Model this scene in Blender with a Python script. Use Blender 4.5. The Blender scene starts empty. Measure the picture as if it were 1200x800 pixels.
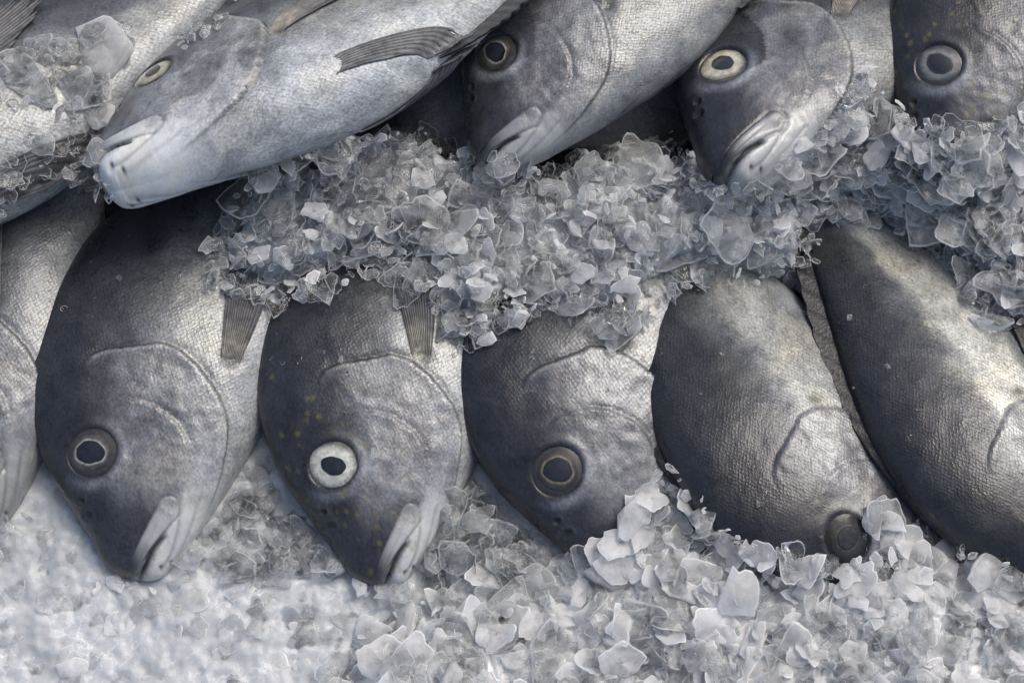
import bpy, math, random
import numpy as np
from mathutils import Vector, Matrix

# ------------------------------------------------------------------ camera, sky, sun, exposure
scene = bpy.context.scene
COL = scene.collection
W, H = 1200.0, 800.0                       # pixel frame of the photograph
LENS, SENSOR = 70.0, 36.0
PXM = 0.80 / 1200.0                        # metres per photo pixel at the focus plane
DIST = 0.80 * LENS / SENSOR
TILT = math.radians(17)                    # camera leans this far from straight down
TARGET = np.array([0.0, 0.0, 0.04])
FWD = np.array([0.0, math.sin(TILT), -math.cos(TILT)])
UPV = np.array([0.0, math.cos(TILT), math.sin(TILT)])
RGT = np.array([1.0, 0.0, 0.0])
CAM = TARGET - FWD * DIST

cd = bpy.data.cameras.new('camera')
cam = bpy.data.objects.new('camera', cd)
COL.objects.link(cam)
cam.location = CAM
cam.rotation_euler = (TILT, 0, 0)
cd.lens = LENS
cd.sensor_width = SENSOR
cd.clip_start = 0.05
cd.clip_end = 50
cd.dof.use_dof = True
cd.dof.focus_distance = DIST - 0.02
cd.dof.aperture_fstop = 11
scene.camera = cam

SUN_EL, SUN_AZ = math.radians(56), math.radians(48)      # azimuth clockwise from +Y
world = bpy.data.worlds.new('World')
scene.world = world
world.use_nodes = True
wn = world.node_tree.nodes
wl = world.node_tree.links
sky = wn.new('ShaderNodeTexSky')
sky.sky_type = 'NISHITA'
sky.sun_disc = False
sky.sun_elevation = SUN_EL
sky.sun_rotation = SUN_AZ
sky.air_density = 0.8
sky.dust_density = 4.0
sky.ozone_density = 0.0
bg = wn['Background']
bg.inputs['Strength'].default_value = 0.125
wl.new(sky.outputs['Color'], bg.inputs['Color'])

sl = bpy.data.lights.new('sun', 'SUN')
sun = bpy.data.objects.new('sun', sl)
COL.objects.link(sun)
sl.energy = 1.05
sl.angle = math.radians(24)
sl.color = (1.0, 0.975, 0.945)
sdir = Vector((math.sin(SUN_AZ) * math.cos(SUN_EL), math.cos(SUN_AZ) * math.cos(SUN_EL), math.sin(SUN_EL)))
sun.rotation_euler = sdir.to_track_quat('Z', 'Y').to_euler()
sun.location = (0.6, 1.2, 2.5)

scene.view_settings.view_transform = 'Standard'
scene.view_settings.look = 'None'
scene.view_settings.gamma = 1.0
scene.view_settings.use_curve_mapping = False
scene.view_settings.exposure = 0.38
scene.render.engine = 'CYCLES'
cy = scene.cycles
cy.max_bounces = 18
cy.diffuse_bounces = 8
cy.glossy_bounces = 3
cy.transmission_bounces = 16
cy.transparent_max_bounces = 14
cy.sample_clamp_indirect = 4.0
cy.use_denoising = True
cy.use_adaptive_sampling = True
cy.adaptive_threshold = 0.025

rng = np.random.default_rng(11)


# ------------------------------------------------------------------ helpers
def P(px, py, z):
    """photo pixel -> world point on the level plane at height z"""
    px = np.asarray(px, float); py = np.asarray(py, float); z = np.asarray(z, float)
    u = (px - W / 2) / W * SENSOR / LENS
    v = -(py - H / 2) / W * SENSOR / LENS
    d = FWD + u[..., None] * RGT + v[..., None] * UPV
    t = (z - CAM[2]) / d[..., 2]
    return CAM + t[..., None] * d


def proj(p):
    q = np.asarray(p, float) - CAM
    dz = q @ FWD
    return np.stack([W / 2 + (q @ RGT) / dz * LENS / SENSOR * W, H / 2 - (q @ UPV) / dz * LENS / SENSOR * W], -1)


def hashn(ix, iy, seed):
    n = (ix.astype(np.int64) * 374761393 + iy.astype(np.int64) * 668265263 + seed * 974711) & 0x7fffffff
    n = ((n ^ (n >> 13)) * 1274126177) & 0x7fffffff
    n = (n ^ (n >> 16)) & 0xffffff
    return n / float(0xffffff)


def vnoise(x, y, seed=0):
    x = np.asarray(x, float); y = np.asarray(y, float)
    ix = np.floor(x); iy = np.floor(y)
    fx = x - ix; fy = y - iy
    fx = fx * fx * (3 - 2 * fx); fy = fy * fy * (3 - 2 * fy)
    a = hashn(ix, iy, seed); b = hashn(ix + 1, iy, seed)
    c = hashn(ix, iy + 1, seed); d = hashn(ix + 1, iy + 1, seed)
    return (a * (1 - fx) + b * fx) * (1 - fy) + (c * (1 - fx) + d * fx) * fy


def fbm(x, y, seed=0, o=4):
    s = 0; a = 0.5
    for k in range(o):
        s = s + a * vnoise(x * 2 ** k + 17.3 * k, y * 2 ** k - 9.1 * k, seed + k)
        a *= 0.5
    return s / (1 - 0.5 ** o)


def sst(a, b, x):
    t = np.clip((x - a) / (b - a), 0, 1)
    return t * t * (3 - 2 * t)


def catmull(pts, n=12):
    p = np.array(pts, float)
    p = np.vstack([2 * p[0] - p[1], p, 2 * p[-1] - p[-2]])
    out = []
    for i in range(1, len(p) - 2):
        for t in np.linspace(0, 1, n, endpoint=False):
            out.append(0.5 * ((2 * p[i]) + (-p[i - 1] + p[i + 1]) * t + (2 * p[i - 1] - 5 * p[i] + 4 * p[i + 1] - p[i + 2]) * t ** 2
                              + (-p[i - 1] + 3 * p[i] - 3 * p[i + 1] + p[i + 2]) * t ** 3))
    out.append(p[-2])
    return np.array(out)


def polydist(x, y, poly):
    """unsigned distance, side (+1 left of travel), fraction along"""
    sh = x.shape
    x = x.ravel(); y = y.ravel()
    best = np.full(x.shape, 1e9); side = np.zeros(x.shape); fr = np.zeros(x.shape)
    n = len(poly) - 1
    for i in range(n):
        ax, ay = poly[i]; bx, by = poly[i + 1]
        dx, dy = bx - ax, by - ay
        L2 = dx * dx + dy * dy + 1e-12
        t = np.clip(((x - ax) * dx + (y - ay) * dy) / L2, 0, 1)
        ex = x - ax - t * dx; ey = y - ay - t * dy
        dd = np.hypot(ex, ey)
        m = dd < best
        best[m] = dd[m]
        side[m] = np.sign(dx * (y - ay) - dy * (x - ax))[m]
        fr[m] = ((i + t) / n)[m]
    return best.reshape(sh), side.reshape(sh), fr.reshape(sh)


def inpoly(x, y, poly):
    c = np.zeros(np.shape(x), bool)
    n = len(poly)
    for i in range(n):
        x1, y1 = poly[i]; x2, y2 = poly[(i + 1) % n]
        if y1 == y2:
            continue
        m = ((y1 > y) != (y2 > y)) & (x < (x2 - x1) * (y - y1) / (y2 - y1) + x1)
        c ^= m
    return c


def sdpoly(x, y, poly):
    """signed distance, positive inside"""
    d, _, _ = polydist(np.asarray(x, float), np.asarray(y, float), np.array(list(poly) + [poly[0]], float))
    return np.where(inpoly(x, y, poly), d, -d)


def mesh_np(name, v, f, smooth=True):
    me = bpy.data.meshes.new(name)
    v = np.asarray(v, np.float32)
    f = np.asarray(f, np.int32)
    k = f.shape[1]
    me.vertices.add(len(v))
    me.vertices.foreach_set('co', v.ravel())
    me.loops.add(f.size)
    me.loops.foreach_set('vertex_index', f.ravel())
    me.polygons.add(len(f))
    me.polygons.foreach_set('loop_start', np.arange(0, f.size, k, dtype=np.int32))
    me.polygons.foreach_set('loop_total', np.full(len(f), k, np.int32))
    me.polygons.foreach_set('use_smooth', np.full(len(f), smooth, bool))
    me.update(calc_edges=True)
    return me


def add_col(me, name, c):
    a = me.color_attributes.new(name, 'FLOAT_COLOR', 'POINT')
    c4 = np.ones((len(c), 4), np.float32)
    c4[:, :3] = c
    a.data.foreach_set('color', c4.ravel())


def add_float(me, name, c):
    a = me.attributes.new(name, 'FLOAT', 'POINT')
    a.data.foreach_set('value', np.asarray(c, np.float32).ravel())


def add_vec(me, name, c):
    a = me.attributes.new(name, 'FLOAT_VECTOR', 'POINT')
    a.data.foreach_set('vector', np.asarray(c, np.float32).ravel())


def obj(name, me, mat=None, parent=None):
    o = bpy.data.objects.new(name, me)
    COL.objects.link(o)
    if mat is not None and len(me.materials) == 0:
        me.materials.append(mat)
    if parent is not None:
        o.parent = parent
    return o


def grid_faces(ni, nj, wrap=False):
    i = np.arange(ni - 1)[:, None]
    j = np.arange(nj if wrap else nj - 1)[None, :]
    j2 = (j + 1) % nj
    return np.stack([i * nj + j, (i + 1) * nj + j, (i + 1) * nj + j2, i * nj + j2], -1).reshape(-1, 4)


# ------------------------------------------------------------------ materials
def new_mat(name):
    m = bpy.data.materials.new(name)
    m.use_nodes = True
    nt = m.node_tree
    return m, nt.nodes, nt.links, nt.nodes['Principled BSDF'], nt.nodes['Material Output']


class NB:
    """tiny node-building helper"""
    def __init__(self, nt):
        self.n = nt.nodes; self.l = nt.links

    def math(self, op, a, b=None, c=None, clamp=False):
        nd = self.n.new('ShaderNodeMath'); nd.operation = op; nd.use_clamp = clamp
        for i, x in enumerate((a, b, c)):
            if x is None: continue
            if isinstance(x, (int, float)): nd.inputs[i].default_value = x
            else: self.l.new(x, nd.inputs[i])
        return nd.outputs[0]

    def mix(self, fac, a, b, mode='MIX'):
        nd = self.n.new('ShaderNodeMix'); nd.data_type = 'RGBA'; nd.blend_type = mode
        for s, x in ((0, fac), (6, a), (7, b)):
            if isinstance(x, (int, float)): nd.inputs[s].default_value = x
            elif isinstance(x, tuple): nd.inputs[s].default_value = (*x, 1)
            else: self.l.new(x, nd.inputs[s])
        return nd.outputs[2]

    def noise(self, vec, scale, detail=3, rough=0.55, dist=0.0):
        nd = self.n.new('ShaderNodeTexNoise')
        nd.inputs['Scale'].default_value = scale; nd.inputs['Detail'].default_value = detail
        nd.inputs['Roughness'].default_value = rough; nd.inputs['Distortion'].default_value = dist
        if vec is not None: self.l.new(vec, nd.inputs['Vector'])
        return nd.outputs['Fac']

    def ramp(self, x, a, b, lo=0.0, hi=1.0):
        nd = self.n.new('ShaderNodeMapRange'); nd.interpolation_type = 'SMOOTHSTEP'
        self.l.new(x, nd.inputs[0])
        for i, v in enumerate((a, b, lo, hi)): nd.inputs[i + 1].default_value = v
        return nd.outputs[0]

    def attr(self, name, out='Fac'):
        nd = self.n.new('ShaderNodeAttribute'); nd.attribute_name = name
        return nd.outputs[out]

    def bump(self, h, strength, dist, prev=None):
        nd = self.n.new('ShaderNodeBump')
        nd.inputs['Strength'].default_value = strength; nd.inputs['Distance'].default_value = dist
        self.l.new(h, nd.inputs['Height'])
        if prev is not None: self.l.new(prev, nd.inputs['Normal'])
        return nd.outputs[0]


def fish_material(name, fleck=0.0, seed=0.0, warm=0.0):
    m, n, l, b, out = new_mat(name)
    q = NB(m.node_tree)
    uv = q.attr('skin', 'Vector')              # skin coordinates in hundreds of px, unrolled over the flank
    mp = n.new('ShaderNodeMapping'); mp.inputs['Location'].default_value = (seed, seed * 1.7, 0)
    l.new(uv, mp.inputs['Vector']); uvs = mp.outputs[0]
    col = q.attr('Col', 'Color'); sc = q.attr('scales'); silver = q.attr('silver')
    # scales: rotated low-randomness cells
    wob = n.new('ShaderNodeMapping'); wob.inputs['Rotation'].default_value = (0, 0, math.radians(45))
    wob.inputs['Scale'].default_value = (22.0, 28.0, 1)
    l.new(uvs, wob.inputs['Vector'])
    wn1 = n.new('ShaderNodeTexNoise'); wn1.inputs['Scale'].default_value = 5; l.new(uvs, wn1.inputs['Vector'])
    add = n.new('ShaderNodeVectorMath'); add.operation = 'MULTIPLY_ADD'
    l.new(wn1.outputs['Color'], add.inputs[0]); add.inputs[1].default_value = (1.6, 1.6, 0); l.new(wob.outputs[0], add.inputs[2])
    vo = n.new('ShaderNodeTexVoronoi'); vo.voronoi_dimensions = '2D'; vo.feature = 'F1'
    vo.inputs['Scale'].default_value = 1.0; vo.inputs['Randomness'].default_value = 0.42
    l.new(add.outputs[0], vo.inputs['Vector'])
    dist = vo.outputs['Distance']
    sub = n.new('ShaderNodeVectorMath'); sub.operation = 'SUBTRACT'
    l.new(add.outputs[0], sub.inputs[0]); l.new(vo.outputs['Position'], sub.inputs[1])
    dot = n.new('ShaderNodeVectorMath'); dot.operation = 'DOT_PRODUCT'
    l.new(sub.outputs[0], dot.inputs[0]); dot.inputs[1].default_value = (0.707, 0.707, 0)   # towards the tail
    dome = q.math('SUBTRACT', 0.75, q.math('MULTIPLY', dist, dist))
    shingle = q.math('MULTIPLY_ADD', dot.outputs['Value'], 0.9, q.math('MULTIPLY', dome, 0.6))
    fine = q.noise(uvs, 30, 4, 0.65)
    grain = q.noise(uvs, 85, 2, 0.6)
    mot = q.noise(uvs, 3.2, 5, 0.62, 0.4)
    patch = q.noise(uvs, 1.6, 3, 0.5)
    sceff = q.math('MULTIPLY', sc, q.ramp(patch, 0.3, 0.6, 0.55, 1.0))
    h1 = q.math('MULTIPLY', shingle, sceff)
    h2 = q.math('MULTIPLY_ADD', fine, 0.42, q.math('MULTIPLY', grain, 0.22))
    hh = q.math('ADD', h1, h2)
    nrm = q.bump(hh, 0.55, 0.0010)
    big = q.bump(mot, 0.16, 0.004, nrm)
    l.new(big, b.inputs['Normal'])
    # colour: pigment x mottle x scale pockets
    k1 = q.ramp(mot, 0.25, 0.75, 0.62, 1.35)
    kk = q.math('MULTIPLY', k1, q.ramp(q.noise(uvs, 26, 6, 0.72), 0.3, 0.7, 0.64, 1.40))
    kk = q.math('MULTIPLY_ADD', q.math('SUBTRACT', kk, 1.0), q.math('SUBTRACT', 1.0, q.math('MULTIPLY', q.attr('lips'), 0.8)), 1.0)
    c1 = q.mix(1.0, col, kk, 'MULTIPLY')
    edge = q.ramp(dist, 0.42, 0.75, 1.05, 0.74)
    edge2 = q.math('MULTIPLY_ADD', q.math('SUBTRACT', edge, 1.0), sceff, 1.0)
    c2 = q.mix(1.0, c1, edge2, 'MULTIPLY')
    tint = q.noise(uvs, 5.5, 3, 0.5)
    c3 = q.mix(q.ramp(tint, 0.5, 0.72, 0.0, 0.35), c2, q.mix(1.0, c2, (0.93, 0.93, 1.0), 'MULTIPLY'))
    c3 = q.mix(q.ramp(patch, 0.45, 0.7, 0.0, 0.5 + warm), c3, q.mix(1.0, c2, (1.08, 1.0, 0.86), 'MULTIPLY'))
    if fleck > 0:
        fv = n.new('ShaderNodeTexVoronoi'); fv.inputs['Scale'].default_value = 7.0
        fadd = n.new('ShaderNodeVectorMath'); fadd.operation = 'MULTIPLY_ADD'
        fn = n.new('ShaderNodeTexNoise'); fn.inputs['Scale'].default_value = 22; l.new(uvs, fn.inputs['Vector'])
        l.new(fn.outputs['Color'], fadd.inputs[0]); fadd.inputs[1].default_value = (.06, .06, .06); l.new(uvs, fadd.inputs[2])
        l.new(fadd.outputs[0], fv.inputs['Vector'])
        fl = q.math('MULTIPLY', q.ramp(fv.outputs['Distance'], 0.05, 0.36, 1.0, 0.0), q.ramp(patch, 0.38, 0.5))
        fl = q.math('MULTIPLY', fl, q.attr('head'))
        c3 = q.mix(q.math('MULTIPLY', fl, fleck), c3, (0.20, 0.17, 0.035))
    # dried slime specks
    sp = q.noise(uvs, 60, 2, 0.7)
    c3 = q.mix(q.math('MULTIPLY', q.ramp(sp, 0.70, 0.78), 0.35), c3, (0.5, 0.5, 0.5))
    l.new(c3, b.inputs['Base Color'])
    l.new(q.math('MULTIPLY', silver, 0.30), b.inputs['Metallic'])
    l.new(q.ramp(mot, 0.3, 0.7, 0.24, 0.40), b.inputs['Roughness'])
    b.inputs['IOR'].default_value = 1.4
    b.inputs['Coat Weight'].default_value = 0.4
    b.inputs['Coat Roughness'].default_value = 0.18
    l.new(q.bump(hh, 0.35, 0.0012, q.bump(mot, 0.2, 0.003)), b.inputs['Coat Normal'])
    return m


def fin_material(name, base, pale):
    m, n, l, b, out = new_mat(name)
    q = NB(m.node_tree)
    col = q.attr('Col', 'Color')
    tc = n.new('ShaderNodeTexCoord')
    nz = q.noise(tc.outputs['Object'], 160, 4)
    c = q.mix(1.0, col, q.ramp(nz, 0.25, 0.75, 0.6, 1.35), 'MULTIPLY')
    l.new(c, b.inputs['Base Color'])
    l.new(q.bump(q.noise(tc.outputs['Object'], 420, 3), 0.5, 0.0008), b.inputs['Normal'])
    b.inputs['Roughness'].default_value = 0.33
    b.inputs['IOR'].default_value = 1.4
    return m


def eye_material(name, col, rough=0.06, var=0.25, coat=1.0):
    m, n, l, b, out = new_mat(name)
    q = NB(m.node_tree)
    tc = n.new('ShaderNodeTexCoord')
    nz = q.noise(tc.outputs['Object'], 190, 4)
    c = q.mix(1.0, col, q.ramp(nz, 0.3, 0.7, 1 - var, 1 + var), 'MULTIPLY')
    rag = q.math('MULTIPLY_ADD', q.math('SUBTRACT', q.noise(tc.outputs['Object'], 420, 3), 0.5), 0.35, q.attr('rho'))
    c = q.mix(1.0, c, q.ramp(rag, 0.72, 1.02, 1.0, 0.35), 'MULTIPLY')
    l.new(c, b.inputs['Base Color'])
    b.inputs['Roughness'].default_value = 0.3
    b.inputs['Coat Weight'].default_value = coat
    b.inputs['Specular IOR Level'].default_value = 0.5 * coat
    b.inputs['Coat Roughness'].default_value = rough
    l.new(q.bump(nz, 0.16, 0.002), b.inputs['Coat Normal'])
    return m


def ice_material(name, cloud=0.3, tint=(0.955, 0.972, 0.970), rough=0.08, thru=0.55, spread=0.18):
    """crushed ice: clear refracting body with cloudy zones that scatter light and pass some of it on"""
    m, n, l, b, out = new_mat(name)
    n.remove(b)
    q = NB(m.node_tree)
    geo = n.new('ShaderNodeNewGeometry')
    pos = geo.outputs['Position']
    n1 = q.noise(pos, 75, 4, 0.6, 0.6)
    n2 = q.noise(pos, 520, 2, 0.6)
    n3 = q.noise(pos, 170, 4, 0.65)
    rim = q.attr('rim')
    nrm = q.bump(q.math('MULTIPLY_ADD', n2, 0.15, n3), 0.4, 0.002)
    dif = n.new('ShaderNodeBsdfDiffuse'); trl = n.new('ShaderNodeBsdfTranslucent')
    for s_ in (dif, trl): s_.inputs['Color'].default_value = (*tint, 1)
    mx = n.new('ShaderNodeMixShader'); mx.inputs[0].default_value = thru
    l.new(dif.outputs[0], mx.inputs[1]); l.new(trl.outputs[0], mx.inputs[2])
    gl = n.new('ShaderNodeBsdfGlass'); gl.inputs['IOR'].default_value = 1.31; gl.inputs['Roughness'].default_value = rough
    gl.inputs['Color'].default_value = (0.992, 0.997, 0.998, 1)
    l.new(nrm, gl.inputs['Normal'])
    cl = q.math('ADD', q.ramp(n1, 0.36, 0.64, cloud - spread, cloud + spread), q.math('MULTIPLY', q.ramp(rim, 0.45, 1.0), 0.42), clamp=True)
    mx2 = n.new('ShaderNodeMixShader')
    l.new(cl, mx2.inputs[0]); l.new(gl.outputs[0], mx2.inputs[1]); l.new(mx.outputs[0], mx2.inputs[2])
    l.new(mx2.outputs[0], out.inputs['Surface'])
    return m


def ice_bed_material(name):
    m, n, l, b, out = new_mat(name)
    q = NB(m.node_tree)
    geo = n.new('ShaderNodeNewGeometry')
    pos = geo.outputs['Position']
    n1 = q.noise(pos, 26, 5, 0.6, 0.5)
    n2 = q.noise(pos, 130, 5, 0.65, 0.3)
    n3 = q.noise(pos, 520, 3, 0.6)
    vo = n.new('ShaderNodeTexVoronoi'); vo.feature = 'DISTANCE_TO_EDGE'; vo.inputs['Scale'].default_value = 62
    sh = n.new('ShaderNodeVectorMath'); sh.operation = 'MULTIPLY_ADD'
    nn = n.new('ShaderNodeTexNoise'); nn.inputs['Scale'].default_value = 60; nn.inputs['Detail'].default_value = 4; l.new(pos, nn.inputs['Vector'])
    l.new(nn.outputs['Color'], sh.inputs[0]); sh.inputs[1].default_value = (.03, .03, .03); l.new(pos, sh.inputs[2])
    l.new(sh.outputs[0], vo.inputs['Vector'])
    veins = q.ramp(vo.outputs['Distance'], 0.0, 0.09, 1.0, 0.0)
    veins = q.math('MULTIPLY', veins, q.ramp(n1, 0.45, 0.62))
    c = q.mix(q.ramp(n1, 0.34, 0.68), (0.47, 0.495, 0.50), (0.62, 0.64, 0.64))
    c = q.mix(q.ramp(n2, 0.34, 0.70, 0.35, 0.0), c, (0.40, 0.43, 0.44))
    c = q.mix(q.math('MULTIPLY', veins, 0.35), c, (0.93, 0.95, 0.96))
    c = q.mix(q.math('MULTIPLY', q.attr('packed'), 0.85), c, (0.93, 0.94, 0.945))
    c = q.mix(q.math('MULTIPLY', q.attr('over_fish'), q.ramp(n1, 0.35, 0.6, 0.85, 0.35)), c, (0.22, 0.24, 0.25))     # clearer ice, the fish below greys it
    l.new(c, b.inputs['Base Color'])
    b.inputs['Roughness'].default_value = 0.22
    b.inputs['IOR'].default_value = 1.31
    b.inputs['Subsurface Weight'].default_value = 0.7
    b.inputs['Subsurface Radius'].default_value = (0.012, 0.014, 0.016)
    b.inputs['Subsurface Scale'].default_value = 0.6
    h = q.math('ADD', q.math('MULTIPLY', n2, 1.0), q.math('MULTIPLY', n3, 0.22))
    h = q.math('ADD', h, q.math('MULTIPLY', veins, 0.2))
    l.new(q.bump(h, 0.25, 0.004), b.inputs['Normal'])
    return m


M_BED = ice_bed_material('ice_bed')
M_ICE = [ice_material('ice_clear', 0.02, rough=0.02, spread=0.03), ice_material('ice_cloudy', 0.15, rough=0.04, spread=0.12), ice_material('ice_white', 0.52, (0.985, 0.99, 0.985), 0.06, 0.5, 0.10)]
M_FIN = fin_material('fin_skin', (0.05, 0.05, 0.06), (0.3, 0.3, 0.3))

# ------------------------------------------------------------------ the fish
DORS = np.array([(-6, 6), (-4, 20), (4, 36), (20, 54), (58, 104), (92, 144), (148, 184), (204, 205), (255, 210), (310, 201), (370, 180),
                 (440, 146), (520, 106), (590, 74), (645, 60)], float)
VENT = np.array([(-6, 4), (-3, -14), (4, -28), (15, -37), (52, -50), (109, -64), (157, -73), (204, -80), (260, -88), (330, -88), (400, -72),
                 (470, -42), (540, -6), (600, 20), (645, 30)], float)
THK = np.array([(-6, 5), (2, 20), (20, 31), (58, 42), (100, 51), (160, 60), (220, 65), (300, 65), (400, 52), (500, 33), (600, 15), (645, 9)], float)


def smooth_interp(tab, x):
    d = catmull(tab, 10)
    return np.interp(x, d[:, 0], d[:, 1])


GILL = catmull([(188, 130), (211, 119), (229, 84), (244, 54), (241, 28), (230, 4), (209, -26), (184, -44), (153, -52), (120, -56), (88, -55), (52, -49)])
PREOP = catmull([(146, 104), (166, 82), (175, 48), (168, 12), (146, -14), (108, -27)])
SLIT = catmull([(-4, -13), (12, -15), (30, -17), (52, -25)])
MAXC = catmull([(0, -3), (22, -5), (52, -11), (78, -17)])
JAWL = catmull([(84, -26), (62, -33), (34, -35), (14, -31)])
MAND = catmull([(100, -44), (70, -45), (40, -43), (18, -37)])
EYE = np.array([106.0, 84.0])
EYER = 26.0


def feats(x, y, fin_y=24):
    """relief (px) on the flank and pigment masks"""
    d = np.zeros(x.shape)
    m = {}
    gd, gs, gf = polydist(x, y, GILL)
    ins = gs < 0                                   # head side of the gill edge
    amp = sst(0.0, 0.14, gf) * sst(0.97, 0.62, gf)
    d += np.where(ins, 4.5 * np.exp(-gd / 22), 0) * amp
    d -= np.where(~ins, 2.6 * np.exp(-(gd / 6) ** 2), 0) * amp
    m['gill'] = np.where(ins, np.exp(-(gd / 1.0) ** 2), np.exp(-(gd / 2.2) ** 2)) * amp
    m['gillband'] = np.where(~ins, np.exp(-(gd / 26) ** 2), 0) * amp * sst(0.25, 0.5, gf)
    m['gillrim'] = np.where(ins, np.exp(-((gd - 3.5) / 2.2) ** 2), 0) * amp
    m['cover'] = np.where(ins & (gf < 0.97) & (gf > 0.01), 1.0, 0.0)
    pd, ps, pf = polydist(x, y, PREOP)
    pin = ps < 0
    pa = sst(0, 0.15, pf) * sst(1, 0.8, pf)
    d += np.where(pin, 1.9 * np.exp(-pd / 10), 0) * pa - np.where(~pin, 1.4 * np.exp(-(pd / 5) ** 2), 0) * pa
    m['preop'] = np.exp(-(pd / 2.0) ** 2) * pa
    # upper jaw bone
    xd, xs, xf = polydist(x, y, MAXC)
    wid = 4.5 + 6.5 * xf ** 1.3
    r = xd / wid
    d += 1.9 * np.clip(1 - r ** 4, 0, 1) * (0.6 + 0.4 * sst(0.2, 0.6, xf)) * sst(1.02, 0.72, xf) - 1.3 * np.exp(-((r - 1.22) / 0.2) ** 2)
    d -= 1.6 * np.exp(-(((y - (-4 - 0.1 * x)) - 0.0) / 1.6) ** 2) * sst(12, 24, x) * sst(72, 50, x)      # fold along the lip
    m['lip'] = sst(1.2, 0.9, r) * (0.35 + 0.65 * sst(1.0, 0.75, xf))
    m['lipedge'] = np.exp(-((r - 1.15) / 0.13) ** 2) * sst(0.0, 0.4, xf)
    # mouth slit
    sd_, ss_, sf_ = polydist(x, y, SLIT)
    sa = sst(1.0, 0.85, sf_)
    d -= 7.0 * np.exp(-(sd_ / 2.2) ** 2) * sa
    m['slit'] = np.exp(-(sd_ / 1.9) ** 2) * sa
    # lower jaw
    jd, js, jf = polydist(x, y, JAWL)
    d -= 1.5 * np.exp(-(jd / 2.0) ** 2)
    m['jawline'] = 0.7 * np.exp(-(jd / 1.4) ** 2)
    low = sst(-14, -26, y) * sst(96, 60, x)
    d += 2.0 * low
    m['jaw'] = sst(-16, -24, y + 0.06 * x) * sst(150, 70, x)
    kd, ks, kf = polydist(x, y, MAND)
    d -= 1.2 * np.exp(-(kd / 2.0) ** 2)
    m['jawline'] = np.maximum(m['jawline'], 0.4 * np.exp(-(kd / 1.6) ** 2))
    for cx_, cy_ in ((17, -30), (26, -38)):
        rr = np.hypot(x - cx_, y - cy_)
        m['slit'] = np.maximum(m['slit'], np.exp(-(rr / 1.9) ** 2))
        d -= 2.0 * np.exp(-(rr / 2.2) ** 2)
    # nostrils
    m['nost'] = np.zeros(x.shape)
    for cx_, cy_, r0 in ((42, 66, 4.2), (54, 78, 3.2)):
        rr = np.hypot(x - cx_, (y - cy_) * 0.8)
        d += 1.6 * np.exp(-((rr - r0 * 1.4) / 1.8) ** 2) - 3.5 * np.exp(-(rr / r0) ** 2)
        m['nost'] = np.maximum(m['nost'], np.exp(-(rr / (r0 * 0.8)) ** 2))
    # orbit
    er = np.hypot(x - EYE[0], y - EYE[1])
    d += 1.3 * np.exp(-((er - EYER * 1.22) / 5.0) ** 2) - 4.5 * sst(EYER * 1.08, EYER * 0.92, er)
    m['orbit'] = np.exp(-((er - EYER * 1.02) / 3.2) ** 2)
    m['orbitpale'] = np.exp(-((er - EYER * 1.35) / 6) ** 2) * sst(10, -30, (y - EYE[1]) + 0.5 * (x - EYE[0]))
    # pectoral socket
    pr = np.hypot((x - 254) / 1.1, (y - fin_y) / 1.3)
    d -= 4 * np.exp(-(pr / 8) ** 2)
    m['sock'] = np.exp(-(pr / 7) ** 2)
    return d, m


class Fish:
    pass


BLUNT = 0.0


def thick(x):
    return smooth_interp(THK, x) * (1 + BLUNT * np.exp(-np.clip(x, 0, None) / 55))


def fish_surface(x, t, side=1.0):
    """canonical body point: x along, t in [0,pi] from dorsal to ventral edge over the visible flank"""
    Dv = smooth_interp(DORS, x); Vv = smooth_interp(VENT, x); T = thick(x)
    yc = (Dv + Vv) / 2; h = (Dv - Vv) / 2
    c = np.cos(t)
    y = yc + h * c
    z = T * np.abs(np.sin(t)) ** 0.80 * (1 - 0.18 * c)
    return y, z * side


def surf_z(x, y):
    Dv = smooth_interp(DORS, x); Vv = smooth_interp(VENT, x); T = thick(x)
    c = np.clip((y - (Dv + Vv) / 2) / ((Dv - Vv) / 2), -0.999, 0.999)
    return T * np.sqrt(1 - c * c) ** 0.80 * (1 - 0.18 * c)


ALL_TOPS = []          # world vertices of every fish, for the height map the ice lies on


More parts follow.
